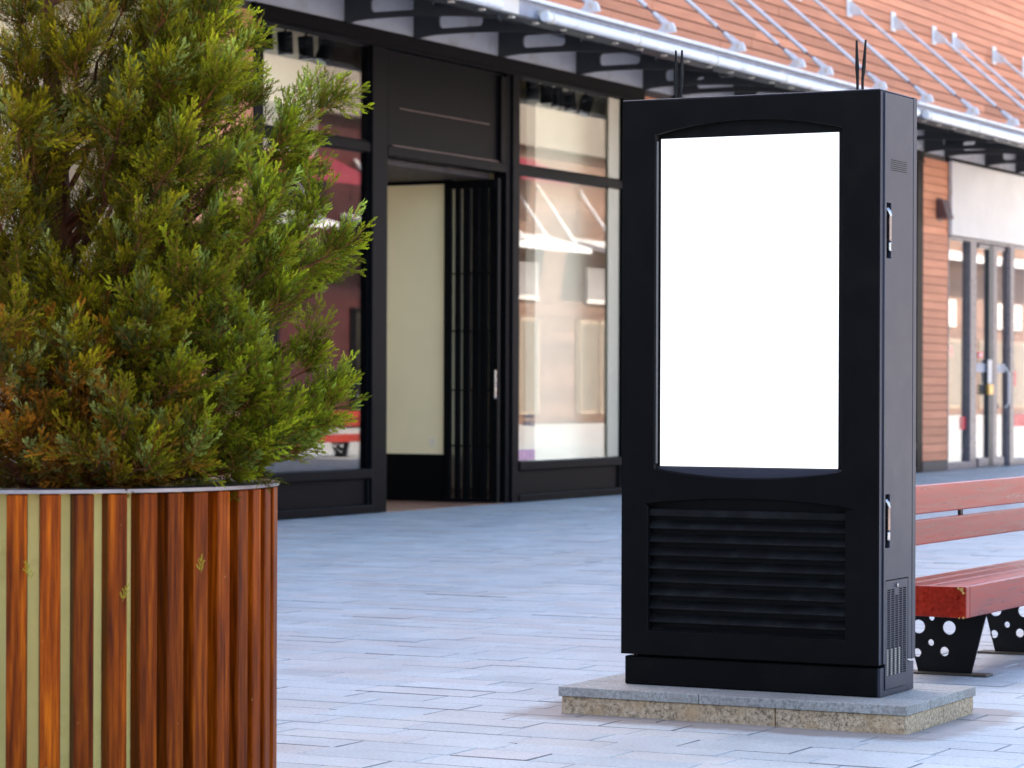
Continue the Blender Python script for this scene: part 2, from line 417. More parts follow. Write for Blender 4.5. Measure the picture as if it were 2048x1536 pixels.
rest = MB(); r = 0; z = 5.24
while z + PITCH < ROOF - .34:
    off = (r % 3) * 1.07
    yv = -4.4 - off if r % 2 else -5.2 - off
    yv = -30.6 + ((yv + 30.6) % 3.2) - 3.2
    yv = max(yv, S0)
    while yv < S1 - .05:
        L = min(3.2, S1 - yv) if yv > S0 else 3.2 - (r % 3) * .5
        near = z < 7.95 and yv + L > 0.2
        if near: put_plank(clad, yv + L / 2, z, round(L - .006, 3))
        else: rest.box(-.011, .016, yv + .003, yv + L - .003, z, z + PITCH - .014)
        yv += L
    z += PITCH; r += 1
ro = rest.build('plank_field', 'cladding_wood', clad); ro['kind'] = 'stuff'
# timber piers between the shops
def pier(y0, y1, label=None):
    p = bx('pier', 'shop_dark', bld, -.35, -.013, y0 + .004, y1 - .004, 0, 4.80, 0)
    z = .17; r = 0
    while z + PITCH < 4.83:
        hh = min(PITCH - .013, 4.80 - z)
        put_plank(p, (y0 + y1) / 2, z, round(y1 - y0 - .01, 3), hh, x=-.011); z += .1265; r += 1
    bx('base_strip', 'canopy_dark', p, -.012, .02, y0 + .006, y1 - .006, .0, .16, .003)
    return p
PIERS = [(-3.45, -2.28), (6.32, 7.18), (16.28, 17.42)]
for a, b_ in PIERS: pier(a, b_)
fl = bx('shop_floor', 'shop_floor_red', None, -6.0, -.02, -3.0, 6.7, -.025, .004, 0); setting(fl)
fl = bx('shop_floor', 'shop_floor_pale', None, -6.0, -.02, 6.7, S1 - .3, -.025, .004, 0); setting(fl)
fl = bx('shop_floor', 'shop_floor_pale', None, -6.0, -.02, S0 + .3, -3.0, -.025, .004, 0); setting(fl)

# ------------------------------------------------------------------ shopfronts
def window_bay(sf, y0, y1, mid=True, zt=4.64, kick=True, gl='window_glass', gl2=None):
    """panes, transom, sill and kick panel between two posts"""
    if mid:
        tr = bx('transom', 'black_frame', sf, -.10, .004, y0, y1, 3.57, 3.668, .006)
        pa = bx('pane', gl2 or gl, sf, -.062, -.050, y0 - .01, y1 + .01, 3.66, zt + .01, 0)
    pa = bx('pane', gl, sf, -.062, -.050, y0 - .01, y1 + .01, .43, 3.58 if mid else zt + .01, 0)
    bd = MB()
    for (a, b_, c, d) in ((y0, y0 + .022, .45, 3.57 if mid else zt), (y1 - .022, y1, .45, 3.57 if mid else zt)): bd.box(-.049, -.02, a, b_, c, d)
    if mid:
        for (a, b_) in ((y0, y0 + .022), (y1 - .022, y1)): bd.box(-.049, -.02, a, b_, 3.67, zt)
        bd.box(-.049, -.022, y0 + .022, y1 - .022, 3.668, 3.69); bd.box(-.049, -.022, y0 + .022, y1 - .022, zt - .02, zt + .001)
    bd.build('glazing_bead', 'black_frame', sf)
    bx('sill', 'black_frame', sf, -.10, .035, y0 + .001, y1 - .001, .345, .443, .012, 2)
    bx('kick_panel', 'black_frame', sf, -.09, -.022, y0 + .001, y1 - .001, .09, .344, 0)
    bx('kick_trim', 'black_frame', sf, -.021, .0, y0 + .001, y0 + .05, .09, .344, .003)
    bx('kick_trim', 'black_frame', sf, -.021, .0, y1 - .05, y1 - .001, .09, .344, .003)
    bx('base_rail', 'black_frame', sf, -.09, .03, y0 + .001, y1 - .001, 0.0, .088, .01, 2)
def post(sf, y0, y1, zt=4.66, proud=.02, name='post'):
    return bx(name, 'black_frame', sf, -.12, proud, y0, y1, 0, zt, .006)
def top_rail(sf, y0, y1):
    bx('top_rail', 'black_frame', sf, -.12, .03, y0, y1, 4.662, 4.80, .006)
    bx('top_rail_lip', 'black_frame', sf, -.10, .045, y0, y1, 4.63, 4.661, .004)

sf = thing('shopfront', 'black shopfront with an open doorway between two tall display windows', 'shopfront', (0, 2, 0), 'black shopfronts')
top_rail(sf, -2.27, 6.31)
post(sf, -.09, .10); bx('door_jamb', 'black_frame', sf, -.16, -.004, .102, .25, 0, 4.63, .006)
post(sf, 2.93, 3.09); bx('door_jamb', 'black_frame', sf, -.16, -.004, 2.82, 2.928, 0, 4.63, .006)
post(sf, -2.27, -2.1); post(sf, 5.745, 6.31, proud=.012)
window_bay(sf, -2.099, -.091); window_bay(sf, 3.091, 5.743)
bx('jamb_panel', 'jamb_beige', sf, -.046, -.03, 5.44, 5.742, .45, 4.62, .002)
# header panel over the doorway with thin brass-brown trim lines
bx('door_head', 'black_frame', sf, -.16, .0, .251, 2.819, 3.565, 3.668, .006)
bx('header_panel', 'black_frame', sf, -.10, -.045, .251, 2.819, 3.669, 4.629, 0)
bx('header_frame', 'black_frame', sf, -.044, -.005, .251, .36, 3.669, 4.60, .004); bx('header_frame', 'black_frame', sf, -.044, -.005, 2.70, 2.819, 3.669, 4.60, .004)
paint('trim_brown', (.09, .045, .03), .5)
bx('trim_line', 'trim_brown', sf, -.044, -.038, .55, 2.50, 4.058, 4.068, 0)
bx('trim_line', 'trim_brown', sf, -.044, -.03, .361, 2.699, 3.672, 3.686, 0)
# decal lettering and pink sticker on the right window
def text(body, size, loc, mat, parent, name, rot=(R(90), 0, R(90)), ext=.001, sx=1):
    cu = bpy.data.curves.new('tmp', 'FONT'); cu.body = body; cu.size = size; cu.extrude = ext; cu.align_x = 'LEFT'
    ob = bpy.data.objects.new('tmp', cu); col.objects.link(ob)
    me = bpy.data.meshes.new_from_object(ob.evaluated_get(bpy.context.evaluated_depsgraph_get())); bpy.data.objects.remove(ob); bpy.data.curves.remove(cu)
    me.materials.clear(); me.transform(Matrix.Diagonal((sx, 1, 1, 1)))
    o = link(name, me, mat, parent, loc); o.rotation_euler = rot; return o
text('online', .085, (-.046, 3.34, .915), 'letter_dark', sf, 'lettering', sx=1.25)
text('NRUS', .085, (-.046, 3.34, .825), 'letter_dark', sf, 'lettering', sx=1.2)
bx('lettering_rule', 'letter_dark', sf, -.048, -.046, 3.36, 3.60, .897, .901, 0)
bx('window_sticker', 'sticker_pink', sf, -.048, -.0465, 3.115, 3.60, .455, .57, 0)

sf2 = thing('shopfront', 'black shopfront hidden behind the kiosk, only its end post and fascia showing', 'shopfront', (0, 11.7, 0), 'black shopfronts')
top_rail(sf2, 7.19, 16.27); post(sf2, 7.19, 7.4); post(sf2, 16.0, 16.27); post(sf2, 10.0, 10.15); post(sf2, 13.0, 13.15)
for a, b_ in ((7.401, 9.999), (10.151, 12.999), (13.151, 15.999)): window_bay(sf2, a, b_)

sf3 = thing('shopfront', 'glazed shopfront with double doors under a white sign board at far right', 'shopfront', (0, 20, 0))
bx('top_rail', 'black_frame', sf3, -.12, .02, 17.43, S1 - .01, 4.752, 4.80, .004)
def stile(y0, y1, z0=0, z1=3.6, mat='door_grey'): return bx('frame_post', mat, sf3, -.12, .02, y0, y1, z0, z1, .006)
stile(18.50, 18.80); stile(20.53, 20.75); stile(17.43, 17.47); stile(S1 - .12, S1 - .012)
bx('head_rail', 'door_grey', sf3, -.12, .03, 17.471, S1 - .121, 3.56, 3.605, .004)
for y0, y1 in ((17.471, 18.499), (20.751, S1 - .121)):
    bx('pane', 'window_glass', sf3, -.06, -.048, y0, y1, .12, 3.56, 0); bx('base_rail', 'door_grey', sf3, -.11, .02, y0, y1, 0.0, .12, .004)
for k, (y0, y1) in enumerate(((18.801, 19.72), (19.73, 20.529))):
    d = bx('door', 'window_glass', sf3, -.058, -.046, y0 + .1, y1 - .1, .15, 3.5, 0)
    for a, b_ in ((y0, y0 + (.05 if k == 0 else .2)), (y1 - (.22 if k == 0 else .05), y1)): bx('door_stile', 'door_grey' if k else 'canopy_dark', d, -.075, -.005, a, b_, .02, 3.55, .004)
    bx('door_rail', 'door_grey', d, -.074, -.006, y0 + .2, y1 - .22, .02, .16, .004); bx('door_rail', 'door_grey', d, -.074, -.006, y0 + .2, y1 - .22, 3.48, 3.55, .004)
    if k == 0:
        bx('push_plate', 'white_board', d, -.004, .012, 19.42, 19.62, 1.34, 1.72, .004); bx('lock_box', 'brass', d, -.004, .05, 19.36, 19.58, 1.16, 1.33, .006)
        bx('door_sign', 'red_plastic', d, -.045, -.04, 19.05, 19.33, 1.74, 1.84, .002); bx('door_sign_print', 'white_board', d, -.0395, -.038, 19.12, 19.27, 1.77, 1.81, 0)
        bx('frosted_band', 'fascia_grey', d, -.0455, -.044, 18.9, 19.5, 1.52, 1.66, 0)
    else:
        MB().path([(.0, 20.33, .95), (.06, 20.33, 1.02), (.06, 20.33, 1.52), (.0, 20.33, 1.6)], [.02] * 4).build('pull_handle', 'white_board', d, smooth=True)
        bx('frosted_band', 'fascia_grey', d, -.0455, -.044, 19.94, 20.48, 1.52, 1.66, 0)
bx('window_sticker', 'red_plastic', sf3, -.047, -.045, 18.2, 18.48, .62, .82, 0)
bx('window_sticker', 'red_plastic', sf3, -.047, -.045, 20.85, 21.9, .64, .84, 0); bx('window_sticker', 'red_plastic', sf3, -.047, -.045, 20.86, 21.05, 1.3, 1.55, 0)
sg = thing('sign_board', 'blank white sign board above the glass doors at far right', 'sign', (0, 19.8, 3.6))
bx('board', 'white_board', sg, .021, .075, 17.47, S1 - .02, 3.612, 4.74, .01)
bx('edge_trim', 'canopy_white', sg, .02, .079, 17.435, 17.468, 3.612, 4.742, .003)

sf4 = thing('shopfront', 'black framed shopfront with cream interior half hidden behind the juniper', 'shopfront', (0, -8, 0), 'black shopfronts')
top_rail(sf4, -14, -3.46); post(sf4, -3.75, -3.46); post(sf4, -6.9, -6.75); post(sf4, -10.4, -10.25); post(sf4, -14, -13.8)
for a, b_ in ((-13.799, -10.401), (-10.249, -6.901), (-6.749, -3.751)): window_bay(sf4, a, b_)
bx('shop_wall', 'fascia_grey', bld, -.3, -.02, S0, -14.01, 0, 4.80, 0)

# ------------------------------------------------------------------ shop interiors
def inner(name, mat, x0, x1, y0, y1, z0, z1, label, cat='partition'):
    o = bx(name, mat, None, x0, x1, y0, y1, z0, z1, .003); o['label'] = label; o['category'] = cat; return o
inner('bulkhead', 'beige_wall', -.95, -.75, -2.9, .4, 3.55, 4.85, 'beige bulkhead behind the spotlights in the upper left window')
inner('display_partition', 'beige_wall', -.54, -.42, 4.33, 6.55, .0, 4.855, 'plain beige display partition inside the right hand window')
inner('display_partition', 'beige_wall', -1.4, -1.2, -13.8, -3.2, .0, 4.85, 'cream back wall of the shop seen through the juniper branches')
inner('display_partition', 'shop_dark', -2.6, -2.5, -2.6, .3, .0, 3.5, 'dark partition deep inside the lower left window')
vw = thing('vestibule_wall', 'glossy pale beige panel with black base inside the open doorway', 'wall panel', (-1.4, 2.8, 0))
bx('panel', 'beige_gloss', vw, -2.6, -.72, 2.74, 2.80, .52, 3.46, 0)
bx('base', 'black_frame', vw, -2.6, -.72, 2.73, 2.81, 0.006, .519, .004); bx('head', 'black_frame', vw, -2.6, -.72, 2.73, 2.81, 3.461, 4.85, .004)
bx('panel_return', 'beige_gloss', vw, -.659, -.47, 2.755, 2.80, .52, 3.46, 0)
bx('outer_stile', 'black_frame', vw, -.72, -.66, 2.725, 2.815, 0.006, 3.56, .003)
bx('socket_plate', 'beige_wall', vw, -.90, -.82, 2.732, 2.739, .60, .70, .002)
inner('lobby_ceiling', 'shop_dark', -2.6, -.17, .26, 2.72, 3.50, 3.56, 'dark lobby ceiling over the open doorway', 'ceiling')
inner('lobby_wall', 'beige_wall', -2.6, -.17, .20, .25, .006, 3.49, 'pale lobby wall on the left of the open doorway', 'wall')
inner('display_partition', 'shop_dark', -2.6, -.17, .13, .195, .006, 4.85, 'dark side partition next to the doorway inside the lower left window')
inner('lobby_wall', 'beige_wall', -2.8, -2.62, .2, 2.9, .006, 3.55, 'beige wall closing the back of the lobby', 'wall')

# folding lattice gate pushed back against the right jamb
fg = thing('folding_gate', 'black folding security gate pushed open beside the doorway', 'gate', (-.4, 2.7, .0))
for i, x in enumerate((-.66, -.555, -.45, -.345, -.24, -.135)):
    bx('bar', 'black_frame', fg, x, x + (.062 if i < 2 else .085), 2.66 + (i % 2) * .012, 2.70 + (i % 2) * .012, .05, 3.40, .004)
for z in (.62, 1.22, 1.86, 2.48): MB().tube((-.665, 2.655, z), (-.06, 2.655, z), .008).build('cross_rod', 'black_frame', fg)
bx('top_channel', 'black_frame', fg, -.67, -.05, 2.65, 2.72, 3.401, 3.49, .003); bx('bottom_channel', 'black_frame', fg, -.67, -.05, 2.65, 2.72, .01, .05, .003)
bx('pull_handle', 'chrome', fg, -.045, -.025, 2.62, 2.65, 1.13, 1.44, .004)
bx('end_post', 'black_frame', fg, -.05, -.018, 2.651, 2.715, .01, 3.5, .004)

# spotlights on ceiling tracks behind the glass
def spot(y, z, tilt, label, group):
    s = thing('spotlight', label, 'spotlight', (-.30, y, 4.84), group)
    bx('adapter', 'black_frame', s, -.33, -.27, y - .11, y + .11, 4.75, 4.80, .003)
    bx('stem', 'black_frame', s, -.308, -.292, y - .012, y + .012, z + .08, 4.75, 0)
    d = Vector((.5 * math.sin(tilt), math.sin(tilt), -math.cos(tilt))).normalized(); c = Vector((-.30, y, z))
    h = MB().tube(c - d * .11, c + d * .11, .075, n=20).build('head', 'black_frame', s, bevel=.006, smooth=True)
    MB().tube(c + d * .1101, c + d * .112, .06, n=20).build('lens', 'lens_glass', h)
for k, (y, t_) in enumerate(((-1.58, .05), (-1.22, .05), (-.84, .06), (-.48, -.45))):
    spot(y, 4.55 - .005 * k, t_, ['first', 'second', 'third', 'tilted last'][k] + ' black spotlight from the left in the upper left window', 'black track spotlights')
for k, (y, t_) in enumerate(((4.02, .0), (4.36, .05), (4.62, .05), (4.95, .1), (5.38, -.3))):
    spot(y, 4.59 - .015 * k, t_, ['first', 'second', 'third', 'fourth', 'fifth, tilted'][k] + ' black spotlight from the left in the upper right window', 'black track spotlights')
for y0, y1, lb in ((-2.2, .2, 'black lighting track along the top of the left window'), (3.2, 6.2, 'black lighting track along the top of the right window')):
    o = bx('lighting_track', 'black_frame', None, -.32, -.28, y0, y1, 4.80, 4.85, .003); o['label'] = lb; o['category'] = 'light track'

# interior of the far right shop
inner('display_partition', 'white_board', -3.2, -3.1, 17.1, 21.9, .006, 4.8, 'pale back wall inside the glazed shop at far right')
rk = thing('display_rack', 'rack of dark goods under a magenta band inside the far right shop', 'rack', (-1.0, 18.6, 0))
bx('header_band', 'magenta_plastic', rk, -.93, -.9, 18.2, 20.4, 1.78, 1.96, .004); bx('back_board', 'fascia_grey', rk, -1.05, -1.0, 18.2, 20.4, 0.006, 1.96, .004)
random.seed(3)
for r_ in range(3):
    for k in range(9): bx('hanging_item', 'goods_dark', rk, -.99, -.93, 18.25 + k * .235, 18.25 + k * .235 + .15, .62 + r_ * .4, .62 + r_ * .4 + random.uniform(.26, .34), .004)

# wall lamp on the far pier
wl = thing('wall_lamp', 'dark wedge shaped wall lamp on the timber pier', 'lamp', (.1, 17.0, 3.8))
MB().add([(.02, 16.86, 3.83), (.02, 17.16, 3.83), (.02, 17.16, 4.12), (.02, 16.86, 4.12), (.20, 16.86, 3.83), (.20, 17.16, 3.83), (.11, 17.16, 4.12), (.11, 16.86, 4.12)],
         [(0, 1, 2, 3), (4, 7, 6, 5), (0, 4, 5, 1), (3, 2, 6, 7), (0, 3, 7, 4), (1, 5, 6, 2)]).build('shade', 'lamp_body', wl, bevel=.005)
bx('mount', 'lamp_body', wl, .016, .0195, 16.9, 17.12, 3.8, 4.15, 0)

# ================================================================== CANOPY
CX = 1.85
def canopy(y0, y1, rods, tubes, label, first=0):
    c = thing('canopy', label, 'canopy', (0.0, (y0 + y1) / 2, 4.8), 'white steel canopies over the shopfronts')
    MB().add([(.004, y0, 5.17), (1.70, y0, 4.99), (1.70, y0, 5.02), (.004, y0, 5.20), (.004, y1, 5.17), (1.70, y1, 4.99), (1.70, y1, 5.02), (.004, y1, 5.20)],
             [(0, 1, 2, 3), (7, 6, 5, 4), (0, 4, 5, 1), (3, 2, 6, 7), (1, 5, 6, 2), (0, 3, 7, 4)]).build('roof_sheet', 'canopy_dark', c)
    ch = bx('edge_channel', 'cream_steel' if y0 < -10 else 'channel_grey', c, 1.70, 1.75, y0, y1, 4.80, 4.958, .004)  # left channel cream: the light it reflects is put into its colour
    bx('top_flange', 'canopy_white', c, 1.66, 1.80, y0, y1, 4.96, 4.998, .006)
    bx('bottom_flange', 'canopy_dark', c, 1.60, 1.80, y0, y1, 4.775, 4.799, .003)
    for a, b_ in tubes:
        tb = MB().tube((CX + .02, a, 4.822), (CX + .02, b_, 4.822), .050, n=24).build('edge_tube', 'canopy_white', c, bevel=.006, smooth=True)
        k = a + .12
        while k < b_:
            o = MB(); o.tube((CX + .02, k - .018, 4.822), (CX + .02, k + .018, 4.822), .058, n=24); o.box(1.751, 1.86, k - .016, k + .016, 4.84, 4.90); o.build('tube_clamp', 'cream_steel', tb, smooth=True); k += 2.0
    k = y0 + .3
    while k < min(y1, 22): bx('bolt', 'cream_steel', c, 1.735, 1.785, k, k + .05, 4.758, 4.774, 0); k += .6
    for i, y in enumerate(rods):
        yb = y - .36
        lo = []; n = 14
        for j in range(n + 1):
            x = .006 + (1.69 - .006) * j / n; f = j / n
            lo.append((x, 4.805 + .02 * math.sin(f * math.pi) - .06 * f ** 2 - (.0 if f > .12 else .02 * (1 - f / .12))))
        hi = [(1.69, 4.985), (.006, 5.165)]
        s1 = rect(.30, .80, 4.875, 5.01, .045); s2 = [(.98, 4.905), (1.02, 4.885), (1.35, 4.868), (1.42, 4.872), (1.40, 4.895), (1.3, 4.915), (1.02, 4.945), (.985, 4.935)]
        # slots seen in the tapered arm
        plate('bracket', 'canopy_dark', c, [lo + hi, s1, s2], 'xz', yb, .03)
        # tie rod with lower clevis, threaded neck and wall plate
        pin = Vector((CX - .01, y, 5.055)); top = Vector((.16, y, 6.52)); d = (top - pin).normalized()
        rod = MB().tube(pin + d * .36, top - d * .05, .025, n=10).build('tie_rod', 'canopy_white', c, smooth=True)
        MB().tube(pin + d * .2, pin + d * .38, .012, n=8).build('threaded_neck', 'rim_steel', rod, smooth=True)
        MB().tube(pin + d * .07, pin + d * .24, .036, .026, n=10).build('fork', 'canopy_white', rod, smooth=True)
        ear = [(CX - .17, 4.999), (CX + .07, 4.999), (CX + .055, 5.06), (CX + .03, 5.10), (CX - .02, 5.115), (CX - .11, 5.19), (CX - .14, 5.16), (CX - .085, 5.07)]
        plate('lug', 'canopy_white', rod, [ear], 'xz', y, .05, .004)
        MB().tube(pin - Vector((0, .045, 0)), pin + Vector((0, .045, 0)), .028, n=12).build('pin', 'cream_steel', rod, smooth=True)
        plate('wall_lug', 'canopy_white', rod, [[(.02, 6.52), (.08, 6.46), (.2, 6.45), (.22, 6.52), (.1, 6.62), (.02, 6.68)]], 'xz', y, .04, .004)
        bx('wall_plate', 'canopy_white', rod, .018, .035, y - .09, y + .09, 6.44, 6.72, .003)
    return c
canopy(-14, -.30, [-11.9, -10.1, -8.2, -6.3, -4.4, -2.6], [(-13.9, -.94)], 'canopy over the shopfront behind the juniper, only its cream end showing')
c1 = canopy(-.296, 10.75, [-.55 + .3, 1.123, 2.979, 4.874, 6.675, 7.579, 9.449], [(-.005, 10.70)], 'long white canopy hung on tie rods above the open doorway')
c2 = canopy(10.98, S1 - .05, [11.211, 13.111, 14.906, 16.71, 17.643, 19.618, 21.205], [(11.05, S1 - .1)], 'white canopy hung on tie rods at far right above the sign board')

# ================================================================== OPPOSITE SIDE OF THE STREET (mirrored in the shop windows)
ob = thing('shop_building', 'terracotta clad building across the street mirrored in the shop windows', 'building', (36, 82, 0))
paint('taupe', (.16, .135, .11), .8)
bx('wall', 'opposite_cladding', ob, 31.0, 40, 58.5, 135, 0, 9.6, 0)
bx('dark_wall', 'opposite_dark', ob, 31.0, 40, 30, 58.495, 0, 9.6, 0)
bx('added_storey', 'taupe', ob, 31.3, 40, 30, 135, 9.851, 17, 0)  # unseen height added so the panes mirror wall, not open sky
bx('wall_cap', 'taupe', ob, 30.6, 40, 30, 135, 9.6, 9.85, 0)
op = MB()
for z in np.arange(.2, 9.5, .16): op.box(30.985, 30.999, 58.5, 135, z, z + .145)
op.build('plank_field', 'opposite_cladding', ob)['kind'] = 'stuff'
for k, (y0, y1) in enumerate(((40, 48.5), (51.5, 58), (60, 65.6), (67.4, 74), (78, 88), (92, 102), (104, 111.8), (113, 124))):
    h = 6.2 if y0 < 100 else 7.6
    cn = MB().add([(29.2, y0, h - .28), (31, y0, h + .25), (31, y0, h + .4), (29.2, y0, h - .1), (29.2, y1, h - .28), (31, y1, h + .25), (31, y1, h + .4), (29.2, y1, h - .1)],
             [(0, 3, 2, 1), (4, 5, 6, 7), (0, 1, 5, 4), (3, 7, 6, 2), (0, 4, 7, 3), (1, 2, 6, 5)]).build('awning', 'canopy_white', ob)
    for y in np.linspace(y0 + .8, y1 - .8, 3): MB().tube((29.4, y, h), (30.95, y, h + 2.1), .05, n=8).build('awning_rod', 'canopy_white', ob)
    yc = (y0 + y1) / 2
    wmat = 'black_frame' if y0 < 58 else 'taupe_light'
    wd = bx('shop_window', wmat, ob, 30.93, 30.985, y0 + .6, y1 - .6, .3, 3.7, 0)
    bx('window_pane', 'window_glass_tinted' if y0 < 58 else 'taupe', wd, 30.91, 30.925, y0 + .8, y1 - .8, .45, 3.55, 0)
    for q in np.linspace(y0 + .8, y1 - .8, 4): bx('mullion', wmat, wd, 30.88, 30.93, q - .06, q + .06, .3, 3.7, 0)
    bx('shop_sign', 'white_board', ob, 30.86, 30.98, yc - 2, yc + 2, 4.3, 5.6, 0)
for y0, y1, h in ((40, 50.9, 8.1), (61, 64.6, 9.0)):
    o = MB().add([(29.6, y0, h - .5), (31, y0, h + .2), (31, y1, h + .2), (29.6, y1, h - .5), (29.6, y0, h - .75), (29.6, y1, h - .75), (31, y0, h), (31, y1, h)], [(0, 3, 2, 1), (0, 4, 5, 3), (4, 6, 7, 5), (0, 1, 6, 4), (3, 5, 7, 2)]).build('red_awning', 'awning_red', ob)

# ================================================================== STONE BASE + KIOSK
sb = thing('kiosk_base', 'low stone base of granite blocks and grey caps under the kiosk', 'stone base', (10.11, -14.43, 0))
random.seed(12)
for x0, x1 in ((9.418, 10.296), (10.300, 10.808)):
    for y0, y1 in ((-14.812, -14.40), (-14.396, -14.045)):
        bx('granite_block', 'granite_block', sb, x0, x1, y0, y1, -.006, .0665, .004, 2)
for x0, x1 in ((9.408, 9.992), (9.995, 10.86 - .045)):
    for y0, y1 in ((-14.822, -14.568), (-14.565, -14.24), (-14.237, -14.035)):
        bx('cap_stone', 'bluestone', sb, x0, x1, y0, y1, .0675, .104 + random.uniform(-.0008, .0008), .003, 2)

KX0, KX1, KY0, KY1 = 9.580, 10.632, -14.625, -14.236
kk = thing('advertising_kiosk', 'tall black advertising kiosk with a glowing blank white screen', 'kiosk', (10.106, -14.44, .104))
bx('plinth', 'kiosk_black', kk, KX0 + .012, KX1 - .008, KY0 + .012, KY1 - .008, .1055, .214, .004)
bx('plinth_neck', 'kiosk_recess', kk, KX0 + .05, KX1 - .04, KY0 + .05, KY1 - .04, .2145, .222, 0)
bx('shell', 'kiosk_black', kk, KX0 + .004, KX1 - .012, KY0 + .051, KY1 - .001, .221, 2.356, .003)
bx('top_cap', 'kiosk_lit_side', kk, KX0, KX1 - .001, KY0 + .002, KY1, 2.3565, 2.362, .002)
# front panel: arched screen opening and arched grille opening
def arch(x0, x1, y, dy, n=18): return [(x0 + (x1 - x0) * i / n, y + dy * (1 - (2 * i / n - 1) ** 2)) for i in range(n + 1)]
outer = rect(KX0, KX1, .2225, 2.356)
scr = arch(9.718, 10.484, .940, -.033) + arch(10.484, 9.718, 2.224, .045)
gr = [(9.694, .316), (10.50, .316), (10.50, .795)] + [(10.528, .800)] + arch(10.528, 9.676, .803, .028)[1:-1] + [(9.676, .803), (9.694, .795)]
plate('front_panel', 'kiosk_black', kk, [outer, scr, gr], 'xz', KY0 + .025, .05, .003)
bx('screen_bezel', 'kiosk_recess', kk, 9.69, 10.51, KY0 + .0445, KY0 + .0505, .88, 2.29, 0)
SD = KY0 + .043
o = bx('screen', 'screen_white', kk, 9.724, 10.4555, SD, SD + .004, .949, 2.211, .002); o['label'] = 'blank glowing white screen'
plate('screen_ledge', 'kiosk_lit_side', kk, [[(9.722, .9465), (9.722, .9425)] + arch(9.722, 10.482, .940, -.0315)[1:-1] + [(10.482, .9425), (10.482, .9465)]], 'xz', KY0 + .03, .02)
bx('recess_strip', 'canopy_dark', kk, 9.7185, 9.7205, KY0 + .012, KY0 + .03, .96, 2.20, 0)
# grille louvres
gb = bx('grille_back', 'kiosk_recess', kk, 9.66, 10.54, KY0 + .0445, KY0 + .0505, .30, .85, 0)
bx('grille_head', 'louvre_dusty', kk, 9.694, 10.50, KY0 + .012, KY0 + .044, .756, .785, .003)
for k in range(9):
    zc = .7245 - .0515 * k; mt = Matrix.Translation((10.097, KY0 + .027, zc)) @ Matrix.Rotation(R(42), 4, 'X')
    MB().box(-.4025, .4025, -.022, .022, -.0022, .0022, mt).build('louvre', 'louvre_dusty', kk, org=(10.097, KY0 + .027, zc))
# right-hand side: service door, rear strip, latches, vent
bx('front_edge_lit', 'kiosk_lit_side', kk, KX1 + .0005, KX1 + .002, KY0 + .004, -14.594, .2265, 2.352, 0)  # overlay strip, lighter to paint the side light on the panel edge
vy0, vy1, vz0, vz1 = -14.566, -14.322, .130, .533
door_out = [(-14.589, .2265), (vy0 - .003, .2265), (vy0 - .003, vz1 + .004), (vy1 + .003, vz1 + .004), (vy1 + .003, .2265), (-14.281, .2265), (-14.281, 2.352), (-14.589, 2.352)]
plate('service_door', 'kiosk_lit_side', kk, [door_out, rect(-14.570, -14.521, 1.736, 1.943), rect(-14.574, -14.525, .657, .857)], 'yz', KX1 + .0015, .013, .001)
bx('rear_edge', 'kiosk_lit_side', kk, KX1 - .0115, KX1 + .008, -14.274, KY1, .2225, 2.36, .002)
bx('door_void', 'kiosk_recess', kk, KX1 - .0118, KX1 - .0079, -14.592, -14.275, .2225, 2.35, 0)
bx('plinth_void', 'kiosk_recess', kk, KX1 - .0079, KX1 - .0070, vy0 - .002, vy1 + .002, .128, .2225, 0)
for a_, b_, c_, d_ in ((KY0 + .016, vy0 - .003, .1062, .213), (vy1 + .003, KY1 - .006, .1062, .213), (vy0 - .0028, vy1 + .0028, .1062, vz0 - .002)):
    bx('plinth_side', 'kiosk_lit_side', kk, KX1 - .0078, KX1 + .003, a_, b_, c_, d_, .001)
for z0, z1 in ((1.736, 1.943), (.657, .857)):
    yl = -14.545 if z0 > 1 else -14.549
    la = bx('latch', 'kiosk_recess', kk, KX1 - .0074, KX1 - .005, yl - .028, yl + .028, z0 - .003, z1 + .003, 0)
    yc = yl + .004
    MB().path([(KX1 - .001, yc - .006, z1 - .022), (KX1 + .008, yc - .004, z1 - .034), (KX1 + .012, yc, z1 - .05)], [.008, .009, .007], 10).build('lever_hook', 'chrome', la, smooth=True)
    MB().tube((KX1 + .010, yc, z1 - .05), (KX1 + .010, yc, z0 + .066), .0068, n=12).build('lever', 'latch_bronze', la, smooth=True)
    bx('lock', 'chrome', la, KX1 + .002, KX1 + .016, yc - .009, yc + .008, z0 + .026, z0 + .062, .006, 3)
holes = [rect(vy0, vy1, vz0, vz1)]
hy0, hy1 = -14.553, -14.335; cw = (hy1 - hy0) / 5
for r_ in range(39):
    zc = .498 - r_ * .0083
    for c_ in range(5):
        if r_ < 3 and c_ == 2: continue
        holes.append(rect(hy0 + c_ * cw + .004, hy0 + (c_ + 1) * cw - .004, zc - .0026, zc + .0026))
vp = plate('vent_panel', 'kiosk_lit_side', kk, holes, 'yz', KX1 + .004, .006)
MB().tube((KX1 + .007, -14.45, .514), (KX1 + .014, -14.45, .514), .008, n=14).build('screw', 'chrome', vp, smooth=True)
bx('vent_light_sheet', 'vent_light_beige', vp, KX1 - .001, KX1 + .0005, -14.56, -14.385, .176, .275, 0)  # beige sheet painted as light seen through the lower vent holes
for k in range(6): bx('vent_slit', 'kiosk_recess', kk, KX1 + .0079, KX1 + .0086, -14.526, -14.355, 2.066 + k * .0075, 2.0688 + k * .0075, 0)
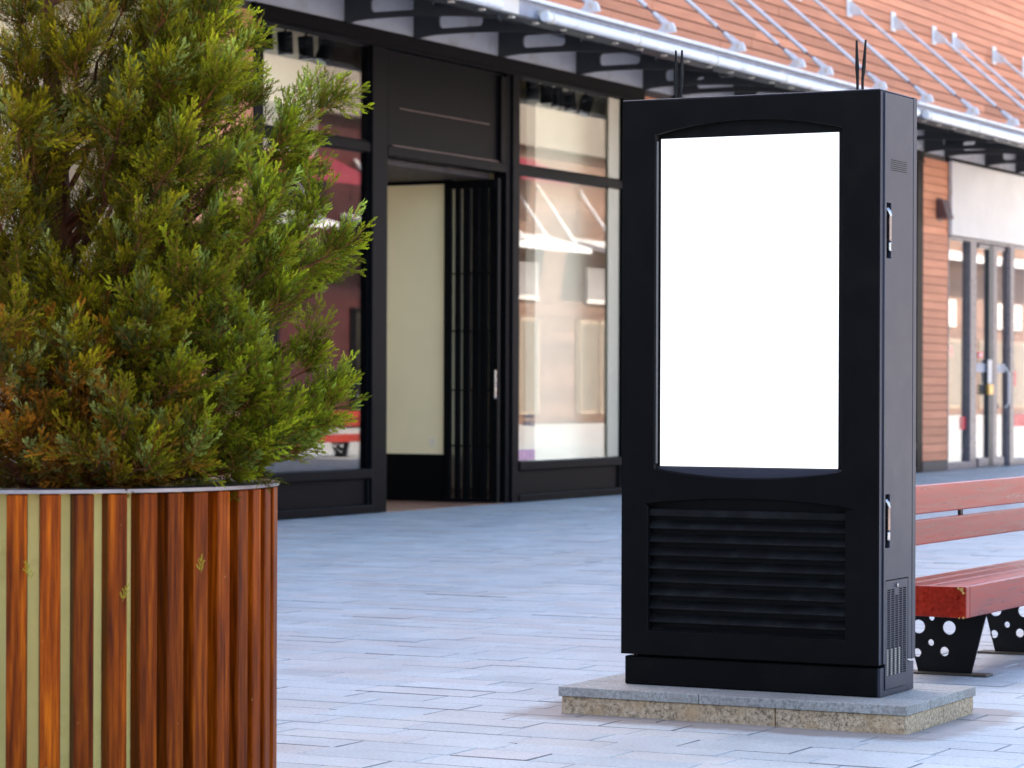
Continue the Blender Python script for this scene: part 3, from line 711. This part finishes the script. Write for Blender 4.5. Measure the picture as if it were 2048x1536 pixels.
for x, lean in ((9.778, 0), (9.80, .004), (10.521, -.004), (10.541, .012)):
    y_ = KY0 + .06
    a = MB().path([(x, y_, 2.362), (x, y_, 2.40), (x + lean * .4, y_, 2.45), (x + lean, y_, 2.552)], [.0055, .0055, .008, .004], 8).build('antenna', 'leg_black', kk, smooth=True)

# ================================================================== BENCH
def make_bench():
    X0, X1, Y0, Y1 = 10.01, 10.424, -12.98, -9.6
    b = thing('bench', 'red timber bench on black perforated legs behind the kiosk', 'bench', ((X0 + X1) / 2, (Y0 + Y1) / 2, 0), 'timber benches')
    w = .098
    for i in range(3): bx('seat_slat', 'bench_wood', b, X0 + i * (w + .006), X0 + i * (w + .006) + w, Y0 + .05, Y1, .362, .402 + (.0 if i else .004), .006, 2)
    fr = bx('front_rail', 'bench_wood', b, X1 - .096, X1, Y0 + .0505, Y1, .275, .411, .007, 3)
    MB().add([(X0, Y0 + .002, .28), (X1, Y0 + .002, .276), (X1, Y0 + .05, .276), (X0, Y0 + .05, .28), (X0, Y0 + .002, .408), (X1, Y0 + .002, .410), (X1, Y0 + .05, .410), (X0, Y0 + .05, .408)],
             [(0, 3, 2, 1), (4, 5, 6, 7), (0, 1, 5, 4), (1, 2, 6, 5), (2, 3, 7, 6), (3, 0, 4, 7)]).build('end_board', 'bench_wood', b, bevel=.004)
    paint('bare_wood', (.62, .33, .08), .7, var=.3, scale=40)
    for p, s in (((X1 - .02, Y0 - .0012, .399), .010), ((X1 - .035, Y0 - .0012, .404), .006), ((X1 - .012, Y0 - .0012, .385), .007), ((X1 - .012, Y0 - .0012, .279), .006), ((X1 - .03, Y0 - .0012, .277), .004)):
        pts = [(p[0] + s * (.7 + .5 * random.random()) * math.cos(a), p[1], p[2] + s * (.6 + .6 * random.random()) * math.sin(a)) for a in np.linspace(0, 2 * math.pi, 9)[:-1]]
        back = [(q[0], q[1] + .0015, q[2]) for q in pts]
        MB().add(pts + back, [tuple(range(7, -1, -1))] + [(i, (i + 1) % 8, 8 + (i + 1) % 8, 8 + i) for i in range(8)]).build('paint_chip', 'bare_wood', fr)
    XB = 9.97
    for z0, z1 in ((.541, .655), (.681, .812)): bx('back_slat', 'bench_wood', b, XB - .035, XB, Y0, Y1, z0, z1, .006, 2)
    for y in (-12.5, -11.575, -10.2): bx('back_strap', 'leg_black', b, XB - .05, XB - .0355, y - .02, y + .02, .55, .80, .002)
    for y in (-12.64, -11.55, -9.9):
        holes = [[(10.095, .006), (10.335, .006), (10.405, .275), (10.025, .275)],
                 circ(10.095, .205, .030), circ(10.235, .205, .030), circ(10.155, .247, .0135), circ(10.152, .137, .0142), circ(10.089, .090, .0185), circ(10.214, .100, .0205)]
        lg = plate('leg', 'leg_black', b, holes, 'xz', y, .012)
        bx('foot_plate', 'foot_rust', lg, 10.02, 10.42, y - .05, y + .05, .001, .010, .003)
        bx('seat_bearer', 'leg_black', lg, X0 + .0, X1 - .1, y - .03, y + .03, .3405, .3615, 0)
        if y > -11 or y < -12: MB().path([(10.03, y + (.0 if y > -11 else -.3), .345), (9.95, y + (.0 if y > -11 else -.3), .45), (9.925, y + (.0 if y > -11 else -.3), .60), (9.923, y + (.0 if y > -11 else -.3), .79)], [.012] * 4, 8).build('back_support', 'leg_black', lg, smooth=True)
    return b
random.seed(8)
bench = make_bench()
b2 = copy_tree(bench); b2.location = (11.75, 19.0, 0); b2.rotation_euler.z = R(180); b2['label'] = 'second timber bench mirrored in the lower left shop window'

# ================================================================== PLANTER
PC = Vector((9.1447, -17.8067, 0)); PR = .732; PH = .968
pl = thing('planter', 'round planter ringed with vertical varnished timber slats', 'planter', (PC.x, PC.y, 0))
MB().ring(PC, PR - .14, PR + .004, PH - .010, PH, 160).build('rim', 'rim_steel', pl, smooth=True)
MB().ring(PC, PR - .10, PR - .0575, .02, PH - .0105, 120).build('drum', 'cream_drum', pl, smooth=True)
MB().ring(PC, PR - .2, PR - .03, .0, .02, 96).build('base_ring', 'leg_black', pl)
sw = MB().box(-.056, 0, -.0270, .0275, .03, PH - .0125); smesh = sw.mesh('slat', (0, 0, 0)); smesh.materials.append(M['slat_wood'])
bm_ = bmesh.new(); bm_.from_mesh(smesh); bmesh.ops.bevel(bm_, geom=bm_.edges[:], offset=.003, segments=1, affect='EDGES'); bm_.to_mesh(smesh); bm_.free()
vdir = (CAM - PC); base_a = math.atan2(vdir.y, vdir.x)
random.seed(4)
for k in range(50):
    s = bpy.data.objects.new('slat', smesh); col.objects.link(s); s.parent = pl
    a = base_a + R(7.2 * k + 4.45 + random.gauss(0, .18)) ; rr = PR + random.gauss(0, .001)
    s.location = (rr * math.cos(a), rr * math.sin(a), 0); s.rotation_euler.z = a
mb = MB(); n = 48
pts = [(PC.x, PC.y, .90)]
for rr in (.2, .4, .62):
    for i in range(n): w = 2 * math.pi * i / n; pts.append((PC.x + rr * math.cos(w), PC.y + rr * math.sin(w), .90 - rr * .04 + random.uniform(-.012, .012)))
fs = [(0, 1 + i, 1 + (i + 1) % n) for i in range(n)] + [(1 + k * n + i, 1 + (k + 1) * n + i, 1 + (k + 1) * n + (i + 1) % n, 1 + k * n + (i + 1) % n) for k in range(2) for i in range(n)]
pts2 = [(x, y, .8) for x, y, z in pts[1 + 2 * n:]]; k0 = len(pts); fs += [(1 + 2 * n + i, k0 + i, k0 + (i + 1) % n, 1 + 2 * n + (i + 1) % n) for i in range(n)]
mb.add(pts + pts2, fs).build('soil', 'soil', pl)
# bits of juniper caught between the slats
# ================================================================== JUNIPER
tree = thing('juniper_tree', 'dense bushy juniper with feathery yellow green sprays growing from the slatted planter', 'tree', (PC.x + .04, PC.y + .02, .90))
T0 = Vector((PC.x + .045, PC.y + .03, .88))
def trunk_at(z):
    h = z - .88
    return T0 + Vector((.028 * math.sin(h * 2.1) - .01 * h, .03 * math.sin(h * 1.7 + .5), h))
tb = MB()
zs = np.linspace(.86, 2.95, 22)
tb.path([trunk_at(z) for z in zs], [.052 - .040 * (z - .86) / 2.09 + (.02 if z < .92 else 0) for z in zs], 12)
UP = Vector((0, 0, 1))
view = fwd.copy()
limbs = []   # (points, tip radius weight)
def crown_r(z):
    xs = [.95, 1.05, 1.25, 1.45, 1.68, 1.9, 2.1, 2.3, 2.45, 2.7, 3.0, 3.25]
    rs = [.74, .84, .92, .86, .94, .84, .84, .70, .60, .42, .22, .04]
    return float(np.interp(z, xs, rs))
def limb(z0, tip, sag=.0):
    p0 = trunk_at(z0); d = tip - p0; pts = []
    for i in range(9):
        f = i / 8; p = p0 + d * f
        p += UP * (-sag * math.sin(f * math.pi)) + Vector((random.gauss(0, .008), random.gauss(0, .008), random.gauss(0, .008))) * (1 if 0 < i < 8 else 0)
        pts.append(p)
    L = d.length
    tb.path(pts, [max(.0028, (.006 + .007 * L) * (1 - .85 * i / 8)) for i in range(9)], 6)
    limbs.append(pts)
random.seed(31)
# limbs whose tips shape the outline towards the shop (side, height, nearer/farther)
def at(px_, py_, dy=0.0):
    """a tip seen at that bearing from the camera, dy metres nearer than the trunk's distance"""
    z = 8.5 - dy
    return CAM + view * z + rgt * ((px_ - 1024) / 5750 * z) + UP * ((775 - py_) / 5750 * z)
for px_, py_, dy, z0 in ((430, 60, .0, 1.75), (455, 165, .15, 1.7), (640, 225, .05, 1.5), (560, 285, .2, 1.45), (500, 210, -.2, 1.6), (585, 350, -.1, 1.4), (672, 505, .1, 1.22), (655, 560, -.15, 1.15), (620, 450, .0, 1.25),
                        (560, 610, .25, 1.12), (30, 130, .4, 1.8), (60, 300, .5, 1.5), (-20, 250, .4, 1.6), (150, 130, .45, 1.8), (10, 530, .5, 1.25), (175, 640, .5, 1.1), (235, 705, .6, 1.05), (120, 600, .45, 1.2), (205, 560, .5, 1.2), (260, 610, .3, 1.15), (150, 850, .6, .96), (310, 700, .6, 1.05), (440, 30, .1, 1.9), (395, 100, .3, 1.7), (410, 15, -.15, 1.9), (380, 200, .4, 1.6), (465, 115, .2, 1.7), (300, 90, .2, 1.8), (250, 10, .3, 2.0), (600, 905, .1, .94), (640, 850, .05, .95), (540, 860, .4, .95), (20, 760, .7, 1.0), (90, 930, .72, .94), (300, 940, .72, .93), (-60, 850, .6, .95), (-80, 600, .5, 1.1), (90, 560, .3, 1.2), (630, 735, .1, .98), (655, 800, -.05, .96), (590, 870, .2, .95), (520, 930, .3, .94), (470, 650, .55, 1.1), (400, 590, .65, 1.15), (360, 320, .6, 1.45), (320, 160, .45, 1.65),
                        (440, 350, .5, 1.4), (350, 780, .72, 1.0), (450, 810, .6, .98), (250, 870, .72, .96), (380, 920, .68, .94), (140, 780, .7, 1.0), (60, 890, .7, .95), (330, 40, .35, 1.9), (180, 60, .45, 1.9), (40, 40, .4, 1.9),
                        (20, 420, .55, 1.3), (40, 640, .6, 1.1), (280, 480, .62, 1.2), (510, 440, .35, 1.3), (540, 540, .3, 1.2), (510, 770, .5, 1.0), (300, 640, .7, 1.1), (240, 250, .55, 1.5), (420, 470, .55, 1.25), (200, 930, .7, .94), (480, 720, .55, 1.05)):
    limb(z0 + random.uniform(-.03, .03), at(px_, py_, dy), .02)
k = 0
while k < 84:
    zt = random.uniform(1.0, 3.1); az = random.uniform(0, 2 * math.pi)
    d = Vector((math.cos(az), math.sin(az), 0))
    rr = crown_r(zt) * random.uniform(.72, 1.04)
    tip = Vector((T0.x, T0.y, zt)) + d * rr
    px_, py_, zz = pix(tip)
    # keep the open window to the trunk that the photograph shows
    if zz < 8.5 and (80 < px_ < 175) and (180 < py_ < 500): k += 1; continue
    if px_ > (430 if py_ < 260 else 560): k += 1; continue
    limb(max(.93, zt - rr * random.uniform(.35, .75)), tip, .02); k += 1
trunk = tb.build('trunk', 'bark', tree, smooth=True)

# sprig templates: axis, side twigs, scale leaves (thin blades), grown along +Z
def sprig(seed, L=.115, nside=13, wl=.0042):
    rg = random.Random(seed); V = []; F = []; T = []
    def blade(p, d, ln, w, tip, n_):
        d = d.normalized(); s = d.cross(n_)
        if s.length < 1e-4: s = d.orthogonal()
        s = s.normalized() * w / 2; k = len(V); m_ = p + d * ln * .55
        V.extend([p, m_ + s, p + d * ln, m_ - s]); F.extend([(k, k + 1, k + 3), (k + 3, k + 1, k + 2)]); T.extend([tip] * 2)
    bend = Vector((rg.uniform(-.25, .25), rg.uniform(-.25, .25), 0))
    def ax(t): return Vector((0, 0, L * t)) + bend * L * t * t
    for i in range(5):
        blade(ax(i / 5), ax((i + 1) / 5) - ax(i / 5), L / 5 * 1.05, .0035 * (1 - .1 * i), -1 + .2 * i, Vector((0, 1, 0))); blade(ax(i / 5), ax((i + 1) / 5) - ax(i / 5), L / 5 * 1.05, .0035, -1 + .2 * i, Vector((1, 0, 0)))
    for i in range(nside):
        t_ = .12 + .86 * i / (nside - 1); p = ax(t_); w = i * 2.4 + rg.uniform(-.4, .4)
        ang = R(rg.uniform(30, 48)) * (1 - .45 * t_)
        rad = Vector((math.cos(w), math.sin(w) * .75, 0)).normalized(); d = (rad * math.sin(ang) + Vector((0, 0, 1)) * math.cos(ang)).normalized()
        ln = L * .46 * (1 - .62 * t_) * rg.uniform(.8, 1.2)
        nrm = d.cross(rad); nrm = nrm.normalized() if nrm.length > 1e-4 else Vector((1, 0, 0))
        blade(p, d, ln * .8, .0026, t_ * .6, nrm)
        nl = 6
        for j in range(nl):
            tt = .15 + .85 * j / (nl - 1); sd_ = 1 if j % 2 else -1
            dd = (d + (rad.cross(d) * sd_ * .0 + d.cross(nrm) * sd_ * .55 + nrm * rg.uniform(-.45, .45)) * (1 - .5 * tt)).normalized()
            blade(p + d * ln * .8 * tt, dd, ln * .36 * rg.uniform(.75, 1.2), wl, min(1, t_ * .7 + tt * .4), nrm)
    return np.array([v[:] for v in V], np.float32), np.array(F, np.int32), np.array(T, np.float32)
SPR = [sprig(100 + i, .118 + .016 * (i % 3 - 1), 13 + i % 3) for i in range(6)]
place = []   # (pos, dir, scale)
random.seed(77)
for pts in limbs:
    L = sum((pts[i + 1] - pts[i]).length for i in range(8))
    tipd = (pts[8] - pts[6]).normalized()
    nb = max(6, int(L * 14))
    for q in range(nb):
        f = .34 + .66 * (q + random.random()) / nb; i = min(7, int(f * 8)); p = pts[i].lerp(pts[i + 1], f * 8 - i)
        out = (pts[min(8, i + 1)] - pts[i]).normalized()
        rnd = Vector((random.gauss(0, 1), random.gauss(0, 1), random.gauss(.25, .8))); rnd = (rnd - out * rnd.dot(out)).normalized()
        d = (out * random.uniform(.6, 1.2) + rnd * random.uniform(.5, 1.0) + UP * random.uniform(.15, .55)).normalized()
        bl = random.uniform(.09, .22) * (1.15 - .55 * f)
        ns = random.randint(7, 10)
        for j in range(ns):
            ff = (j + .5) / ns
            jit = Vector((random.gauss(0, 1), random.gauss(0, 1), random.gauss(.2, .8)))
            dd = (d + jit * .42 + UP * .18).normalized()
            place.append((p + d * bl * ff, dd, random.uniform(.55, 1.0) * (.75 + .35 * f), f))
    for j in range(7):
        jit = Vector((random.gauss(0, 1), random.gauss(0, 1), random.gauss(.1, .8)))
        place.append((pts[8] - tipd * .05 * random.random(), (tipd * .9 + UP * .5 + jit * .32).normalized(), random.uniform(.8, 1.1), 1.0))
Vs, Fs, Cs = [], [], []; off = 0
to_cam = -view
for p, d, s, f in place:
    if (p + d * s * .12).z < .965 and (p - PC).xy.length > .5 and random.random() < .8: continue
    V, F, T = SPR[random.randrange(6)]
    a = d.orthogonal().normalized(); w = random.uniform(0, 6.28); a = (Quaternion(d, w) @ a); c = d.cross(a)
    Mx = np.array([a[:], c[:], d[:]], np.float32) * s
    Vs.append(V @ Mx + np.array(p[:], np.float32)); Fs.append(F + off); off += len(V)
    # natural sprig colour plus painted crown shade: fresh, yellowish, glaucous or browned (old growth low on one side)
    side = (p - T0).dot(rgt); low = max(0, min(1, (1.50 - p.z) / .4)) * max(0, min(1, (.55 - side) / .6))
    q = random.random()
    if q < low * .8: base = np.array((.14, .040, .003)); tipc = np.array((.40, .145, .010))
    elif q < .56: base = np.array((.040, .034, .0015)); tipc = np.array((.31, .255, .006))
    elif q < .84: base = np.array((.055, .040, .002)); tipc = np.array((.38, .275, .008))
    else: base = np.array((.055, .060, .012)); tipc = np.array((.36, .37, .09))
    fresh = max(0, min(1, (side - .22) / .5))
    tipc = tipc * (1 - .45 * fresh) + np.array((.22, .40, .016)) * .55 * fresh
    kk_ = random.choice((.3, .45, .65, .85, 1.0, 1.3)) * (.55 + .45 * f)  # darker inside the crown: shade put into the leaf colour
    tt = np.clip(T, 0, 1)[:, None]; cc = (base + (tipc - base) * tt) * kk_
    stem = (T < 0)[:, None]; cc = np.where(stem, np.array((.30, .12, .035)), cc)
    Cs.append(cc.astype(np.float32))
V = np.concatenate(Vs) - np.array(wpos(tree)[:], np.float32); F = np.concatenate(Fs); Cc = np.concatenate(Cs)
me = bpy.data.meshes.new('crown'); me.vertices.add(len(V)); me.vertices.foreach_set('co', V.ravel())
me.loops.add(len(F) * 3); me.loops.foreach_set('vertex_index', F.ravel()); me.polygons.add(len(F)); me.polygons.foreach_set('loop_start', np.arange(0, len(F) * 3, 3, dtype=np.int32))
me.update(); at_ = me.color_attributes.new('leaf', 'FLOAT_COLOR', 'CORNER')
at_.data.foreach_set('color', np.concatenate([np.repeat(Cc, 3, 0), np.ones((len(F) * 3, 1), np.float32)], 1).ravel())
crown = link('crown', me, 'juniper_leaf', tree, wpos(tree)); crown['kind'] = 'stuff'
# small sprigs caught between the planter slats
sv, sf_, st_ = SPR[1]
for px_, py_, lb in ((246, 1208, 'yellowed juniper sprig caught between planter slats left of centre'), (404, 1150, 'small juniper sprig caught between planter slats on the right'), (62, 1165, 'tiny juniper sprig stuck on the cream planter drum at left')):
    dd = 8.5 - math.sqrt(max(.02, PR ** 2 - ((px_ - 60) / 5750 * 7.9) ** 2)) - .004
    p = CAM + view * dd + rgt * ((px_ - 1024) / 5750 * dd) + UP * ((775 - py_) / 5750 * dd)
    mm = bpy.data.meshes.new('juniper_sprig'); mm.from_pydata([tuple(q) for q in sv * .42], [], [tuple(q) for q in sf_]); mm.update()
    ca = mm.color_attributes.new('leaf', 'FLOAT_COLOR', 'CORNER'); ca.data.foreach_set('color', np.tile(np.array((.42, .36, .03, 1), np.float32), len(mm.loops)))
    o = link('juniper_sprig', mm, 'juniper_leaf', None, p); o.rotation_euler = (0, R(random.uniform(-25, 25)), random.random() * 3); o['label'] = lb; o['category'] = 'sprig'; o['group'] = 'sprigs caught on the planter'
